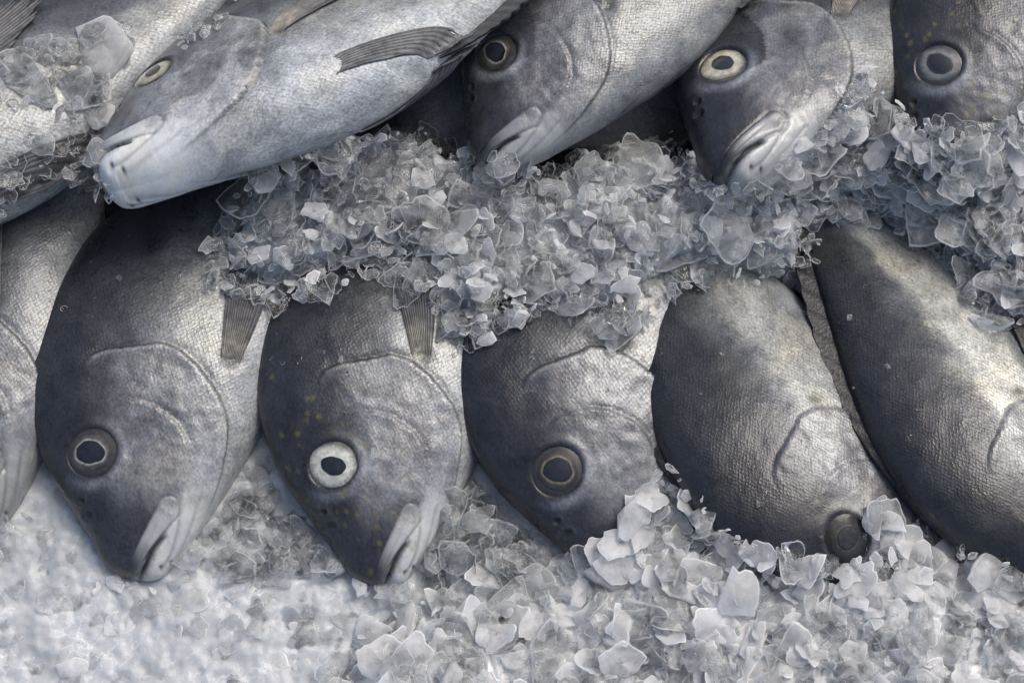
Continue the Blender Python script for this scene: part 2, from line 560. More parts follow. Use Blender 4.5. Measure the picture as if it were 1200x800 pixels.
def build_fish(label, snout, ang, zc, rel=1.0, roll=0.0, pitch=0.0, droop=0.0, bend=0.0, seed=1, dark=1.0, pale=1.0, fleck=0.0, silver=0.5, warm=0.0,
               eye=None, width=1.0, both=False, dense=True, fin_ang=22, dorsal_up=0.0, snout_pale=0.0, pect=True, relief=1.0, shift=0.0, fin_y=24, pelv=True, blunt=0.0):
    """ang: image angle of the snout-to-tail axis, degrees clockwise from straight up.  roll>0 turns the belly to the viewer"""
    global BLUNT
    BLUNT = blunt
    root = bpy.data.objects.new('fish', None)
    COL.objects.link(root)
    root.empty_display_size = 0.02
    e = np.array([math.sin(math.radians(ang)), -math.cos(math.radians(ang))])
    O = P(snout[0], snout[1], zc)
    A2 = P(snout[0] + 100 * e[0], snout[1] + 100 * e[1], zc) - O
    a = A2 / np.linalg.norm(A2)
    nn = np.array([-a[1], a[0], 0.0])
    up = np.array([0, 0, 1.0])
    pr = math.radians(pitch)
    a, up = a * math.cos(pr) + up * math.sin(pr), up * math.cos(pr) - a * math.sin(pr)
    k = PXM * rel
    rr = math.radians(roll)
    PIV = 45.0

    def to_world(x, y, z):
        x = np.asarray(x, float); y = np.asarray(y, float) * 1.0; z = np.asarray(z, float)
        y = (y - 45) * width + 45
        xx = np.clip(x - 190, 0, None)
        th = bend * xx / 450.0                              # bending of the body in its plane
        y0 = 55.0
        xb = np.where(xx > 0, 190 + np.where(abs(bend) > 1e-6, np.sin(th) * 450.0 / (bend if abs(bend) > 1e-6 else 1), xx), x)
        yb = np.where(xx > 0, np.where(abs(bend) > 1e-6, (1 - np.cos(th)) * 450.0 / (bend if abs(bend) > 1e-6 else 1), 0), 0)
        X = xb - np.sin(th) * (y - y0)
        Y = yb + np.cos(th) * (y - y0) + y0
        Z = z - droop * (xx / 400.0) ** 2
        Yr = (Y - PIV) * math.cos(rr) + Z * math.sin(rr) + PIV
        Zr = -(Y - PIV) * math.sin(rr) + Z * math.cos(rr)
        return O + k * (X[..., None] * a + Yr[..., None] * nn + Zr[..., None] * up)

    base = O + k * (200 * a)
    root.location = base - np.array([0, 0, 66 * k])
    off = np.array(root.location)

    # --- body skin
    nx = 230 if dense else 120
    s = np.linspace(0, 1, nx)
    xs = -6 + 651 * (0.30 * s + 0.70 * s ** 1.9) if dense else -6 + 651 * s
    nt = 140 if dense else 70
    nb = nt if both else 26
    th_t = np.linspace(0, 1, nt)
    th_t = math.pi * (0.6 * th_t + 0.4 * sst(0, 1, th_t) * 1.0)
    th_b = np.linspace(math.pi, 2 * math.pi, nb + 2)[1:-1]
    th = np.concatenate([th_t, th_b])
    X = np.repeat(xs[:, None], len(th), 1)
    Y = np.zeros_like(X); Z = np.zeros_like(X)
    y1, z1 = fish_surface(X, np.repeat(th[None], nx, 0))
    sgn = np.where(th <= math.pi, 1.0, -1.0)[None]
    Y = y1; Z = z1 * sgn
    # normals of the plain form
    def norms(Xa, Ya, Za):
        Q = np.stack([Xa, Ya, Za], -1)
        gi = np.gradient(Q, axis=0)
        gj = np.empty_like(Q)
        gj[:, 1:-1] = Q[:, 2:] - Q[:, :-2]
        gj[:, 0] = Q[:, 1] - Q[:, -1]
        gj[:, -1] = Q[:, 0] - Q[:, -2]
        N = np.cross(gi, gj)
        N /= np.linalg.norm(N, axis=-1, keepdims=True) + 1e-9
        flip = np.sign((N[..., 2] * np.sign(Za + 1e-6)))
        return N * np.where(np.abs(Za) > 4, np.where(flip == 0, 1, flip), 1)[..., None] if False else N
    N = norms(X, Y, Z)
    mid = N[nx // 2, nt // 2]
    if mid[2] < 0: N = -N
    d, m = feats(X, Y, fin_y)
    d = d * np.where(X > 120, relief, 1.0)
    d = d + (fbm(X / 60 + seed * 3.1, Y / 60, seed) - 0.5) * 4.0
    d = d + (vnoise(X / 9 + seed, Y / 9, seed + 9) - 0.5) * 1.2 * m['cover']
    edge = np.abs(np.sin(th))[None] ** 0.5
    head_end = sst(-6, 6, X)
    d = d * np.clip(edge * 1.3, 0, 1) * head_end
    Q = np.stack([X, Y, Z], -1) + N * d[..., None]
    wv = to_world(Q[..., 0], Q[..., 1], Q[..., 2])
    V = (wv.reshape(-1, 3) - off)
    F = grid_faces(nx, len(th), wrap=True)
    me = mesh_np('fish_body', V, F)
    # pigment
    Dv = smooth_interp(DORS, X); Vv = smooth_interp(VENT, X)
    t = (Y - Vv) / (Dv - Vv + 1e-6)
    nz = (fbm(X / 45, Y / 45, seed + 20) - 0.5)
    nz2 = (fbm(X / 16, Y / 16, seed + 30, 3) - 0.5)
    tt = t + 0.13 * nz + 0.08 * nz2 + shift
    def lerp(a_, b_, f): return a_ + (b_ - a_) * f[..., None]
    back = np.array([0.026, 0.028, 0.033]) * dark
    flank = np.array([0.145, 0.15, 0.157]) * (0.5 + 0.5 * dark)
    belly = np.array([0.29, 0.295, 0.295]) * pale
    c = lerp(np.broadcast_to(belly, X.shape + (3,)), np.broadcast_to(flank, X.shape + (3,)), sst(0.10, 0.36, tt))
    c = lerp(c, np.broadcast_to(back, X.shape + (3,)), sst(0.42, 0.78, tt))
    sil_sheen = silver * sst(0.16, 0.30, tt) * sst(0.56, 0.44, tt) * sst(150, 240, X)
    c = lerp(c, np.broadcast_to(np.array([0.52, 0.50, 0.44]), c.shape), np.clip(sil_sheen * (0.35 + 0.6 * silver) + 0.4 * nz * sil_sheen, 0, 1))  # silver skin, with its bright warm highlight band painted into the colour
    # face: dark forehead and snout, mottled cheek
    fore = sst(0.52, 0.70, t + 0.12 * nz) * sst(210, 130, X)
    snt = sst(105, 35, X + 0.35 * (Y - 20) + 40 * nz) * sst(-18, 2, Y + 0.12 * X)
    c = lerp(c, np.broadcast_to(np.array([0.026, 0.027, 0.032]) * dark, c.shape), np.clip(fore * 0.9, 0, 1))
    c = lerp(c, np.broadcast_to(np.array([0.032, 0.033, 0.039]) * dark, c.shape), np.clip(snt * (1 - snout_pale), 0, 1))
    cheek = m['cover'] * sst(70, 120, X) * (1 - fore)
    c = lerp(c, np.broadcast_to(np.array([0.25, 0.248, 0.25]) * (0.4 + 0.6 * dark), c.shape), np.clip(cheek * (0.50 + 1.9 * nz + 0.9 * nz2) * sst(0.75, 0.45, t), 0, 0.9))
    bl = sst(0.14, 0.30, fbm(X / 30 + 7, Y / 24, seed + 41) - 0.36) * cheek
    c = lerp(c, np.broadcast_to(np.array([0.100, 0.096, 0.108]), c.shape), bl * 0.6)
    lipc = np.array([0.52, 0.515, 0.50]) * pale
    c = lerp(c, np.broadcast_to(lipc, c.shape), np.clip(np.maximum(m['jaw'] * 0.8, m['lip'] * sst(6, 45, X) * 0.62), 0, 1))
    c = lerp(c, np.broadcast_to(np.array([0.30, 0.31, 0.31]), c.shape), m['gillband'] * 0.6 * pale)
    c = lerp(c, np.broadcast_to(np.array([0.30, 0.31, 0.34]), c.shape), m['orbitpale'] * 0.45)
    c = lerp(c, np.broadcast_to(np.array([0.38, 0.38, 0.37]) * pale, c.shape), m['gillrim'] * 0.4)
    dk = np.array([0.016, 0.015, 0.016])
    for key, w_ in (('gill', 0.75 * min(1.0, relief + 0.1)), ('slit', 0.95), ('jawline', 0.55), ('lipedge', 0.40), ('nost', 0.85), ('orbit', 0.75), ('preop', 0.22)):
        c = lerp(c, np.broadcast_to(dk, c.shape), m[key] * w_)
    c = lerp(c, np.broadcast_to(np.array([0.05, 0.042, 0.02]), c.shape), m['sock'] * 0.85)
    c = c * np.array([0.955, 1.005, 1.03])
    add_col(me, 'Col', c.reshape(-1, 3))
    sca = sst(120, 200, X) * (1 - 0.55 * m['cover']) + 0.45 * m['cover'] * sst(90, 130, X)
    sca = sca * (1 - m['gill']) * (1 - m['jaw']) * (1 - m['lip'])
    add_float(me, 'scales', sca)
    add_float(me, 'lips', np.clip(np.maximum(m['jaw'], m['lip']), 0, 1))
    add_float(me, 'head', sst(250, 190, X))
    add_float(me, 'silver', np.clip(silver * sst(0.10, 0.3, tt) * sst(0.72, 0.5, tt) * (0.3 + 0.7 * sst(60, 160, X)), 0, 1))
    # skin coordinates (arc length round the flank)
    dj = np.hypot(np.diff(Y, axis=1), np.diff(Z, axis=1))
    arc = np.concatenate([np.zeros((nx, 1)), np.cumsum(dj, 1)], 1)
    arc = arc - arc[:, nt // 2][:, None]
    add_vec(me, 'skin', np.stack([X / 100 + seed * 0.37, arc / 100, np.zeros_like(X)], -1))
    obj('body', me, fish_material('fish_skin', fleck, seed * 2.3, warm), root)
    ALL_TOPS.append(wv.reshape(-1, 3))

    # --- eye: domed ball with iris and pupil
    ep = dict(outer=(0.03, 0.03, 0.03), iris=(0.35, 0.35, 0.3), pupil=(0.008, 0.010, 0.014), ri=0.70, rp=0.44, bulge=4.6, coat=1.0)
    if eye: ep.update(eye)
    def eyecap(r0, r1, lift, ox=0.0, oy=0.0, sx=1.0, sy=1.0, nr=10, side=1):
        na = 40
        R = np.linspace(r0, r1, nr)[:, None]; A = np.linspace(0, 2 * math.pi, na, endpoint=False)[None]
        ex = R * np.cos(A) * sx + ox * (R if r0 == 0 else 1); ey_ = R * np.sin(A) * sy + oy
        wob_ = 1 + (0.05 * np.sin(2 * A + seed) + 0.035 * np.sin(3 * A + 2.1 * seed) + 0.02 * np.sin(7 * A + seed)) * (r1 < 0.99)
        ex = R * wob_ * np.cos(A) * sx + ox; ey_ = R * wob_ * np.sin(A) * sy + oy
        rho = np.hypot(ex, ey_)
        gx = EYE[0] + EYER * ex; gy = EYE[1] + EYER * ey_ * 1.04
        z0 = surf_z(np.array([EYE[0]]), np.array([EYE[1]]))[0]
        zx = (surf_z(np.array([EYE[0] + 12]), np.array([EYE[1]]))[0] - surf_z(np.array([EYE[0] - 12]), np.array([EYE[1]]))[0]) / 24
        zy = (surf_z(np.array([EYE[0]]), np.array([EYE[1] + 12]))[0] - surf_z(np.array([EYE[0]]), np.array([EYE[1] - 12]))[0]) / 24
        gz = z0 + zx * (gx - EYE[0]) + zy * (gy - EYE[1]) - 3.0 + ep['bulge'] * (1 - 0.85 * rho ** 2) + lift
        ww = to_world(gx, gy, gz * side)
        me_ = mesh_np('eye_part', ww.reshape(-1, 3) - off, grid_faces(nr, na, wrap=True)[:, ::-1])
        add_float(me_, 'rho', np.repeat(np.linspace(0, 1, nr), na))
        return me_
    eo = obj('eye', eyecap(0.0, 1.02, 0), eye_material('eye_rim', ep['outer'], 0.08, coat=ep['coat']), root)
    px_, py_ = ep.get('off', (0.0, 0.0))
    io = obj('iris', eyecap(0.0, ep['ri'], 0.7, px_ * 0.5, py_ * 0.5), eye_material('eye_iris', ep['iris'], 0.06, coat=ep['coat']), eo)
    obj('pupil', eyecap(0.0, ep['rp'], 1.5, px_, py_, 0.88, 1.1), eye_material('eye_pupil', ep['pupil'], 0.04, 0.5, coat=ep['coat']), eo)
    if ep.get('inner'):
        obj('iris_ring', eyecap(0.0, ep['rp'] * 1.18, 1.1, px_, py_, 0.92, 1.08), eye_material('eye_ring', ep['inner'], 0.06, coat=ep['coat']), eo)

    # --- fins
    def fin(name, basec, direc, length, wb, wt, lift, rays, cbase, ctip, zfun, side=1, curl=0.0, skew=0.0, rag=0.08, thick=1.6):
        nr, nl = rays * 6 + 1, 26
        u = np.linspace(-1, 1, nr)[None]; r = np.linspace(0, 1, nl)[:, None]
        dr = math.radians(direc)
        dxx, dyy = math.cos(dr), math.sin(dr)
        ph = (u + 1) / 2 * rays
        ridge = np.abs(np.cos(math.pi * ph))
        L = length * (1 - 0.30 * np.abs(u + skew) ** 2.2) * (1 - rag * (1 - ridge) * r ** 4) * (1 + 0.05 * np.sin(ph * 2.1 + seed))
        wdt = wb + (wt - wb) * r ** 0.8
        al = r * L; ac = u * wdt
        al = al - 7 * (u ** 2) * (1 - r) ** 2 + 3 * (1 - r)
        gx = basec[0] + al * dxx - ac * dyy
        gy = basec[1] + al * dyy + ac * dxx
        gz = zfun(gx, gy) + 2.0 + lift * r + ridge * 1.9 * (1 - 0.5 * r) + curl * u * u * r - 7.0 * (1 - sst(0.0, 0.10, r))
        top = to_world(gx, gy, gz * side)
        bot = to_world(gx, gy, (gz - thick) * side)
        vv = np.concatenate([top.reshape(-1, 3), bot.reshape(-1, 3)]) - off
        g = grid_faces(nl, nr)
        nv = nl * nr
        rim = np.concatenate([np.arange(nr), np.arange(1, nl) * nr + nr - 1, (nl - 1) * nr + np.arange(nr - 2, -1, -1), np.arange(nl - 2, 0, -1) * nr])
        r2 = np.roll(rim, -1)
        wall = np.stack([rim, r2, r2 + nv, rim + nv], -1)
        mm = mesh_np(name, vv, np.concatenate([g, g[:, ::-1] + nv, wall]))
        cb = np.array(cbase); ct = np.array(ctip)
        f_ = sst(0.0, 0.35, r + 0 * u)
        cc = cb + (ct - cb) * f_[..., None]
        cc = cc * (0.62 + 0.75 * ridge[..., None] ** 2 * np.ones_like(f_)[..., None])
        add_col(mm, 'Col', np.concatenate([cc.reshape(-1, 3)] * 2))
        ALL_TOPS.append(top.reshape(-1, 3))
        return obj(name, mm, M_FIN, root)
    if pect:
        fin('pectoral_fin', (252, fin_y), fin_ang, 170, 9, 27, 4, 13, (0.30, 0.28, 0.24), (0.085, 0.087, 0.092), surf_z, skew=-0.2)
    if both:
        for sd in (1, -1):
            fin('pelvic_fin', (285, -66), -1, 165, 8, 11, 2, 7, (0.24, 0.24, 0.23), (0.11, 0.115, 0.12), surf_z, side=sd, skew=-0.4)
    elif pelv:
        fin('pelvic_fin', (262, -78), -4, 140, 7, 15, 3, 7, (0.22, 0.22, 0.21), (0.09, 0.09, 0.095), surf_z, skew=-0.4)

    def edge_fin(name, tab, x0, x1, hmax, sgn_, rays, colr, lean=0.55, zlean=0.0):
        nl, nr = 10, rays * 6 + 1
        u = np.linspace(0, 1, nr)[:, None]; r = np.linspace(0, 1, nl)[None]
        ph = u * rays
        ridge = np.abs(np.cos(math.pi * ph))
        bx = x0 + (x1 - x0) * u
        by = smooth_interp(tab, bx) - sgn_ * 9
        hh = hmax * np.sin(math.pi * np.clip(u * 0.97 + 0.02, 0, 1)) ** 0.6 * (1 - 0.12 * (1 - ridge))
        gx = bx + lean * hh * r
        gy = by + sgn_ * (9 + hh) * r
        gz = ridge * 0.9 * (1 - 0.6 * r) + zlean * r + 0 * gx
        top = to_world(gx, gy, gz); bot = to_world(gx, gy, gz - 2.4)
        vv = np.concatenate([top.reshape(-1, 3), bot.reshape(-1, 3)]) - off
        g = grid_faces(nr, nl)
        nv = nl * nr
        mm = mesh_np(name, vv, np.concatenate([g, g[:, ::-1] + nv]))
        cc = np.array(colr) * (0.75 + 0.5 * (ridge ** 2 + 0 * r)[..., None])
        add_col(mm, 'Col', np.concatenate([cc.reshape(-1, 3)] * 2))
        ALL_TOPS.append(top.reshape(-1, 3))
        return obj(name, mm, M_FIN, root)
    edge_fin('dorsal_fin', DORS, 235, 580, 8 + 30 * dorsal_up, 1, 13, (0.016, 0.017, 0.019), lean=4.5 - 3.0 * dorsal_up, zlean=-6)
    edge_fin('anal_fin', VENT, 400, 580, 20 + 26 * dorsal_up, -1, 12, (0.06, 0.062, 0.068), lean=1.2, zlean=4)
    # tail
    nl, nr = 16, 15 * 4 + 1
    u = np.linspace(-1, 1, nr)[:, None]; r = np.linspace(0, 1, nl)[None]
    ridge = np.abs(np.cos(math.pi * (u + 1) / 2 * 15))
    gx = 636 + r * (60 + 75 * np.abs(u) ** 1.3)
    gy = 45 + u * (16 + 75 * r)
    gz = ridge * 2 * (1 - 0.5 * r) + 0 * gx
    top = to_world(gx, gy, gz); bot = to_world(gx, gy, gz - 2.4)
    g = grid_faces(nr, nl)
    mm = mesh_np('tail_fin', np.concatenate([top.reshape(-1, 3), bot.reshape(-1, 3)]) - off, np.concatenate([g, g[:, ::-1] + nl * nr]))
    add_col(mm, 'Col', np.concatenate([(np.array((0.06, 0.062, 0.066)) * (0.5 + 0.8 * (ridge + 0 * r))[..., None]).reshape(-1, 3)] * 2))
    obj('tail_fin', mm, M_FIN, root)
    root['label'] = label
    root['category'] = 'fish'
    root['group'] = 'grey sea fish laid on crushed ice'
    return root


E_DARK = dict(outer=(0.05, 0.048, 0.046), iris=(0.075, 0.07, 0.062), inner=(0.42, 0.42, 0.38), rp=0.54, ri=0.84, off=(-0.03, 0.05))
E_WHITE = dict(outer=(0.20, 0.20, 0.17), iris=(0.50, 0.52, 0.46), ri=0.94, rp=0.46, off=(-0.06, -0.04))
E_TAN = dict(outer=(0.045, 0.042, 0.035), iris=(0.040, 0.036, 0.028), inner=(0.24, 0.20, 0.13), rp=0.54, ri=0.82)
E_YEL = dict(outer=(0.10, 0.10, 0.085), iris=(0.46, 0.45, 0.34), ri=0.90, rp=0.46, off=(0.04, 0.04))
E_GLASS = dict(outer=(0.012, 0.012, 0.012), iris=(0.022, 0.025, 0.028), inner=(0.07, 0.072, 0.066), pupil=(0.018, 0.022, 0.028), rp=0.5, ri=0.86, bulge=3.0, coat=0.35)
E_GREY = dict(outer=(0.06, 0.06, 0.062), iris=(0.16, 0.165, 0.165), inner=(0.05, 0.05, 0.05), rp=0.46, ri=0.86)

ZF = 0.030
build_fish('pale grey fish cut off by the picture edge, partly behind its dark-eyed neighbour', (-36, 622), 14, ZF, roll=-4, seed=2, pale=0.62, shift=0.30, dark=0.95, eye=E_DARK)
build_fish('grey fish with dark eye thinly ringed in white, under the white-chinned fish', (152, 672), 22, ZF, rel=1.03, roll=-7, seed=3, droop=12, eye=E_DARK, fin_ang=9, fin_y=-22)
build_fish('grey fish with a wide white-ringed eye, snout pointing down at the smooth ice', (438, 680), 17, ZF + 0.002, roll=-8, seed=5, fleck=0.42, droop=12, pale=1.05, eye=E_WHITE)
build_fish('grey fish with brown-ringed eye and its mouth buried in ice flakes', (728, 680), 3, ZF + 0.004, rel=1.04, roll=-8, seed=7, droop=12, dark=0.9, eye=E_TAN)
build_fish('dark fish with cloudy glassy eye half buried in ice at the snout', (1104, 702), -34, ZF + 0.006, rel=1.03, width=0.90, roll=-18, seed=9, droop=12, dark=0.85, pale=0.8, warm=0.3, silver=0.7, eye=E_GLASS, pect=False, relief=0.45, shift=0.0)
build_fish('dark fish with a bright golden-silver scaled flank, beside the glassy-eyed fish', (1348, 692), -36, ZF + 0.012, rel=1.03, width=0.86, roll=-20, seed=12, droop=12, dark=0.85, pale=0.9, warm=0.3, silver=1.0, eye=E_DARK, pect=False, relief=0.45, shift=-0.06)
build_fish('dark fish of which only a sliver of back shows past the silver-flanked fish', (1535, 610), -32, ZF + 0.012, roll=-18, seed=14, droop=12, dark=0.8, dense=False, eye=E_DARK)
# back row
build_fish('pale fish lying belly forward, white chin and narrow yellow-rimmed eye', (128, 226), 65, 0.125, rel=0.98, roll=34, blunt=0.5, seed=17, pale=1.5, dark=1.9, both=True, eye=E_YEL, snout_pale=0.5, silver=0.4)
build_fish('grey fish with dark eye and pale lips, wedged beneath the white-chinned fish', (564, 188), 50, 0.105, rel=0.87, roll=4, seed=19, eye=E_DARK, pect=False, pelv=False, shift=0.16, pale=0.8)
build_fish('slate fish with a cream-ringed eye, chin over the ice ridge', (841, 215), 45, 0.114, rel=0.98, roll=14, pitch=-15, blunt=0.3, seed=21, dark=0.85, eye=E_YEL, pale=1.0, shift=0.24)
build_fish('dark spotted fish with grey-ringed eye, snout sunk into the ice ridge', (1090, 211), 42, 0.105, rel=0.93, roll=-2, seed=23, dark=0.85, pale=0.8, fleck=0.42, eye=E_GREY, shift=0.14)
build_fish('silvery fish body under the large ice lump, dark fin folded along its back', (-310, 326), 62, 0.085, rel=1.12, roll=10, seed=26, dark=1.2, pale=1.1, shift=0.08, dense=False, eye=E_DARK, dorsal_up=0.9)
build_fish('silvery fish body at the picture corner behind the one carrying the ice lump', (-420, 150), 62, 0.070, rel=1.12, roll=10, seed=29, dark=1.2, pale=1.1, shift=0.08, dense=False, eye=E_DARK)
build_fish('added dark fish that blackens the gap beneath the white-chinned and pale-lipped fish', (415, 160), 82, 0.032, rel=0.98, roll=-10, seed=33, dark=0.7, pale=0.25, silver=0.1, dense=False, eye=E_DARK, pect=False)  # extra body, added only to keep the gap below the back row dark

# ------------------------------------------------------------------ height map of the fish, for laying the ice
GX0, GX1, GY0, GY1, GS = -0.62, 0.62, -0.42, 0.46, 0.002
gw, gh = int((GX1 - GX0) / GS), int((GY1 - GY0) / GS)
FH = np.full((gw, gh), -1.0)
for pts in ALL_TOPS:
    ix = ((pts[:, 0] - GX0) / GS).astype(int); iy = ((pts[:, 1] - GY0) / GS).astype(int)
    ok = (ix >= 0) & (ix < gw) & (iy >= 0) & (iy < gh)
    np.maximum.at(FH, (ix[ok], iy[ok]), pts[ok, 2])
for _ in range(3):                                          # close the gaps between sample points
    nb_ = FH.copy()
    for ax, sh_ in ((0, 1), (0, -1), (1, 1), (1, -1)):
        nb_ = np.maximum(nb_, np.roll(FH, sh_, ax))
    FH = np.where(FH < -0.5, nb_, FH)

# ------------------------------------------------------------------ ice bed
RIDGE = [(250, 330), (252, 290), (300, 215), (420, 172), (500, 160), (560, 192), (640, 205), (720, 180), (790, 165), (815, 215), (850, 232), (905, 212), (965, 150), (1010, 90), (1060, 150), (1130, 165), (1170, 150),
         (1290, 90), (1290, 330), (1190, 375), (1160, 385), (1140, 350), (1100, 300), (1050, 265), (1000, 250), (955, 258), (945, 310), (900, 335), (850, 330), (800, 335),
         (765, 365), (730, 395), (690, 392), (655, 365), (615, 375), (570, 398), (535, 392), (510, 370), (480, 330), (420, 318), (370, 345), (320, 355), (280, 345)]
PILE = [(360, 830), (430, 740), (520, 690), (600, 655), (660, 655), (720, 640), (750, 585), (775, 545), (800, 575), (840, 618), (900, 650), (960, 662), (1010, 648), (1030, 600),
        (1060, 618), (1120, 640), (1210, 680), (1290, 720), (1290, 900), (360, 900)]
WEDGE = [(530, 560), (560, 565), (600, 605), (650, 650), (600, 690), (500, 690), (505, 640)]


def ice_h(x, y):
    q_ = proj(np.stack([x, y, np.full(np.shape(x), 0.05)], -1))
    px, py = q_[..., 0], q_[..., 1]
    h = np.full(np.shape(x), 0.020)
    h += 0.010 * (fbm(x / 0.05, y / 0.05, 51) - 0.5) + 0.006 * (fbm(x / 0.012, y / 0.012, 57, 3) - 0.5)
    r = sdpoly(px, py, RIDGE)
    lump = 0.022 * (fbm(x / 0.035, y / 0.035, 61) - 0.5)
    hr = 0.084 + lump
    h = np.maximum(h, h + (hr - h) * sst(-4, 34, r))
    for cx_, cy_, a_, s_ in ((1005, 140, 0.030, 45), (1200, 170, 0.040, 60), (520, 165, 0.004, 60)):
        h = h + a_ * np.exp(-((px - cx_) ** 2 + (py - cy_) ** 2) / s_ ** 2) * sst(-4, 34, r)
    h = h - 0.26 * sst(230, 170, py) * sst(8, -22, r)          # added pit behind the ridge, dug to darken the gap under the back row
    pl = sdpoly(px, py, PILE)
    hp = 0.040 + 0.020 * sst(600, 1000, px) + 0.020 * (fbm(x / 0.04, y / 0.04, 71) - 0.5)
    h = np.maximum(h, h + (hp - h) * sst(0, 60, pl))
    wd = sdpoly(px, py, WEDGE)
    h = np.maximum(h, h + 0.012 * sst(0, 40, wd))
    return h


nxg, nyg = 620, 440
gx = np.linspace(GX0, GX1, nxg); gy = np.linspace(GY0, GY1, nyg)
GXX, GYY = np.meshgrid(gx, gy, indexing='ij')
HZ = ice_h(GXX, GYY)
fine = (fbm(GXX / 0.004, GYY / 0.004, 91, 2) - 0.5) * 0.0012 + (np.abs(fbm(GXX / 0.014, GYY / 0.014, 95, 3) - 0.5)) * 0.006
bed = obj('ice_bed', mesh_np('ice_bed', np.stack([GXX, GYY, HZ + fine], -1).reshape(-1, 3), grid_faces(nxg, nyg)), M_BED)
qb = proj(np.stack([GXX, GYY, np.full(GXX.shape, 0.05)], -1))
add_float(bed.data, 'packed', sst(-10, 60, sdpoly(qb[..., 0], qb[..., 1], PILE)))
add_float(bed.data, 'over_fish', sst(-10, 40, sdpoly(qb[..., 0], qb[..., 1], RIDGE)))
bed['kind'] = 'structure'
bed['label'] = 'packed bed of wet crushed ice under the fish'


def height(x, y):
    i = np.clip((x - GX0) / (GX1 - GX0) * (nxg - 1), 0, nxg - 1).astype(int)
    j = np.clip((y - GY0) / (GY1 - GY0) * (nyg - 1), 0, nyg - 1).astype(int)
    a_ = HZ[i, j]
    b_ = FH[np.clip(((x - GX0) / GS).astype(int), 0, gw - 1), np.clip(((y - GY0) / GS).astype(int), 0, gh - 1)]
    return np.maximum(a_, b_), a_, b_


def drop(px, py):
    """first surface met along the line of sight through photo pixels"""
    px = np.asarray(px, float); py = np.asarray(py, float)
    z = np.full(px.shape, 0.24)
    hit = np.zeros(px.shape, bool)
    for zz in np.arange(0.24, -0.01, -0.0015):
        w = P(px, py, np.full(px.shape, zz))
        hh, _, _ = height(w[:, 0], w[:, 1])
        new = (~hit) & (hh >= zz)
        z[new] = zz
        hit |= new
    return P(px, py, z)


# ------------------------------------------------------------------ ice flakes
def chip_outline(r, A, lo=0.55, hi=1.0, cuts=None):
    """radius of a fractured, mostly straight-edged chip at the angles A"""
    k = cuts or int(r.integers(5, 9))
    fa = np.linspace(0, 2 * math.pi, k, endpoint=False) + r.uniform(-0.4, 0.4, k) * 6 / k
    dk = r.uniform(lo, hi, k)
    cs = np.cos(A[:, None] - fa[None])
    R = np.where(cs > 0.15, dk[None] / np.maximum(cs, 0.15), 9.0).min(1)
    return np.minimum(R, 1.25)


def flake_proto(seed, kind):
    r = np.random.default_rng(1000 + seed)
    n = int(r.integers(8, 13))
    A = np.sort(np.linspace(0, 2 * math.pi, n, endpoint=False) + r.uniform(-0.25, 0.25, n))
    asp = r.uniform(0.45, 0.9)
    R = chip_outline(r, A, 0.5, 0.95) * r.uniform(0.9, 1.06, n)
    if kind == 0:                                   # jagged thin shard
        R[r.integers(0, n)] *= 1.35; R[r.integers(0, n)] *= 0.6
        th = r.uniform(0.05, 0.11)
    elif kind == 1:                                 # thick chip
        th = r.uniform(0.14, 0.30)
    else:                                           # rounded lump
        R = 0.8 + 0.2 * R
        asp = r.uniform(0.7, 0.95); th = r.uniform(0.25, 0.45)
    ring = np.stack([R * np.cos(A), R * np.sin(A) * asp], -1)
    curve = r.uniform(-0.25, 0.25)
    def zc(p): return curve * (p[:, 0] ** 2) + 0.10 * np.sin(3 * p[:, 1] + seed)
    inner = ring * r.uniform(0.50, 0.80, (n, 1)) + r.uniform(-.05, .05, (n, 2))
    top_o = np.c_[ring * 0.97, zc(ring) + th * 0.35 + r.uniform(-.3, .3, n) * th]
    bot_o = np.c_[ring * r.uniform(0.9, 1.04, (n, 1)), zc(ring) - th * 0.35 + r.uniform(-.3, .3, n) * th]
    top_i = np.c_[inner, zc(inner) + th * r.uniform(0.45, 0.9, n)]
    bot_i = np.c_[inner, zc(inner) - th * r.uniform(0.45, 0.9, n)]
    cen = np.array([[0, 0, th * 0.7], [0, 0, -th * 0.7]])
    V = np.concatenate([top_o, bot_o, top_i, bot_i, cen])
    F = []
    for i in range(n):
        j = (i + 1) % n
        F += [(i, n + i, n + j), (i, n + j, j), (2 * n + i, i, j), (2 * n + i, j, 2 * n + j), (n + i, 3 * n + i, 3 * n + j), (n + i, 3 * n + j, n + j),
              (4 * n, 2 * n + i, 2 * n + j), (4 * n + 1, 3 * n + j, 3 * n + i)]
    rim = np.concatenate([np.ones(2 * n), np.zeros(2 * n + 2)])
    return V, np.array(F), rim


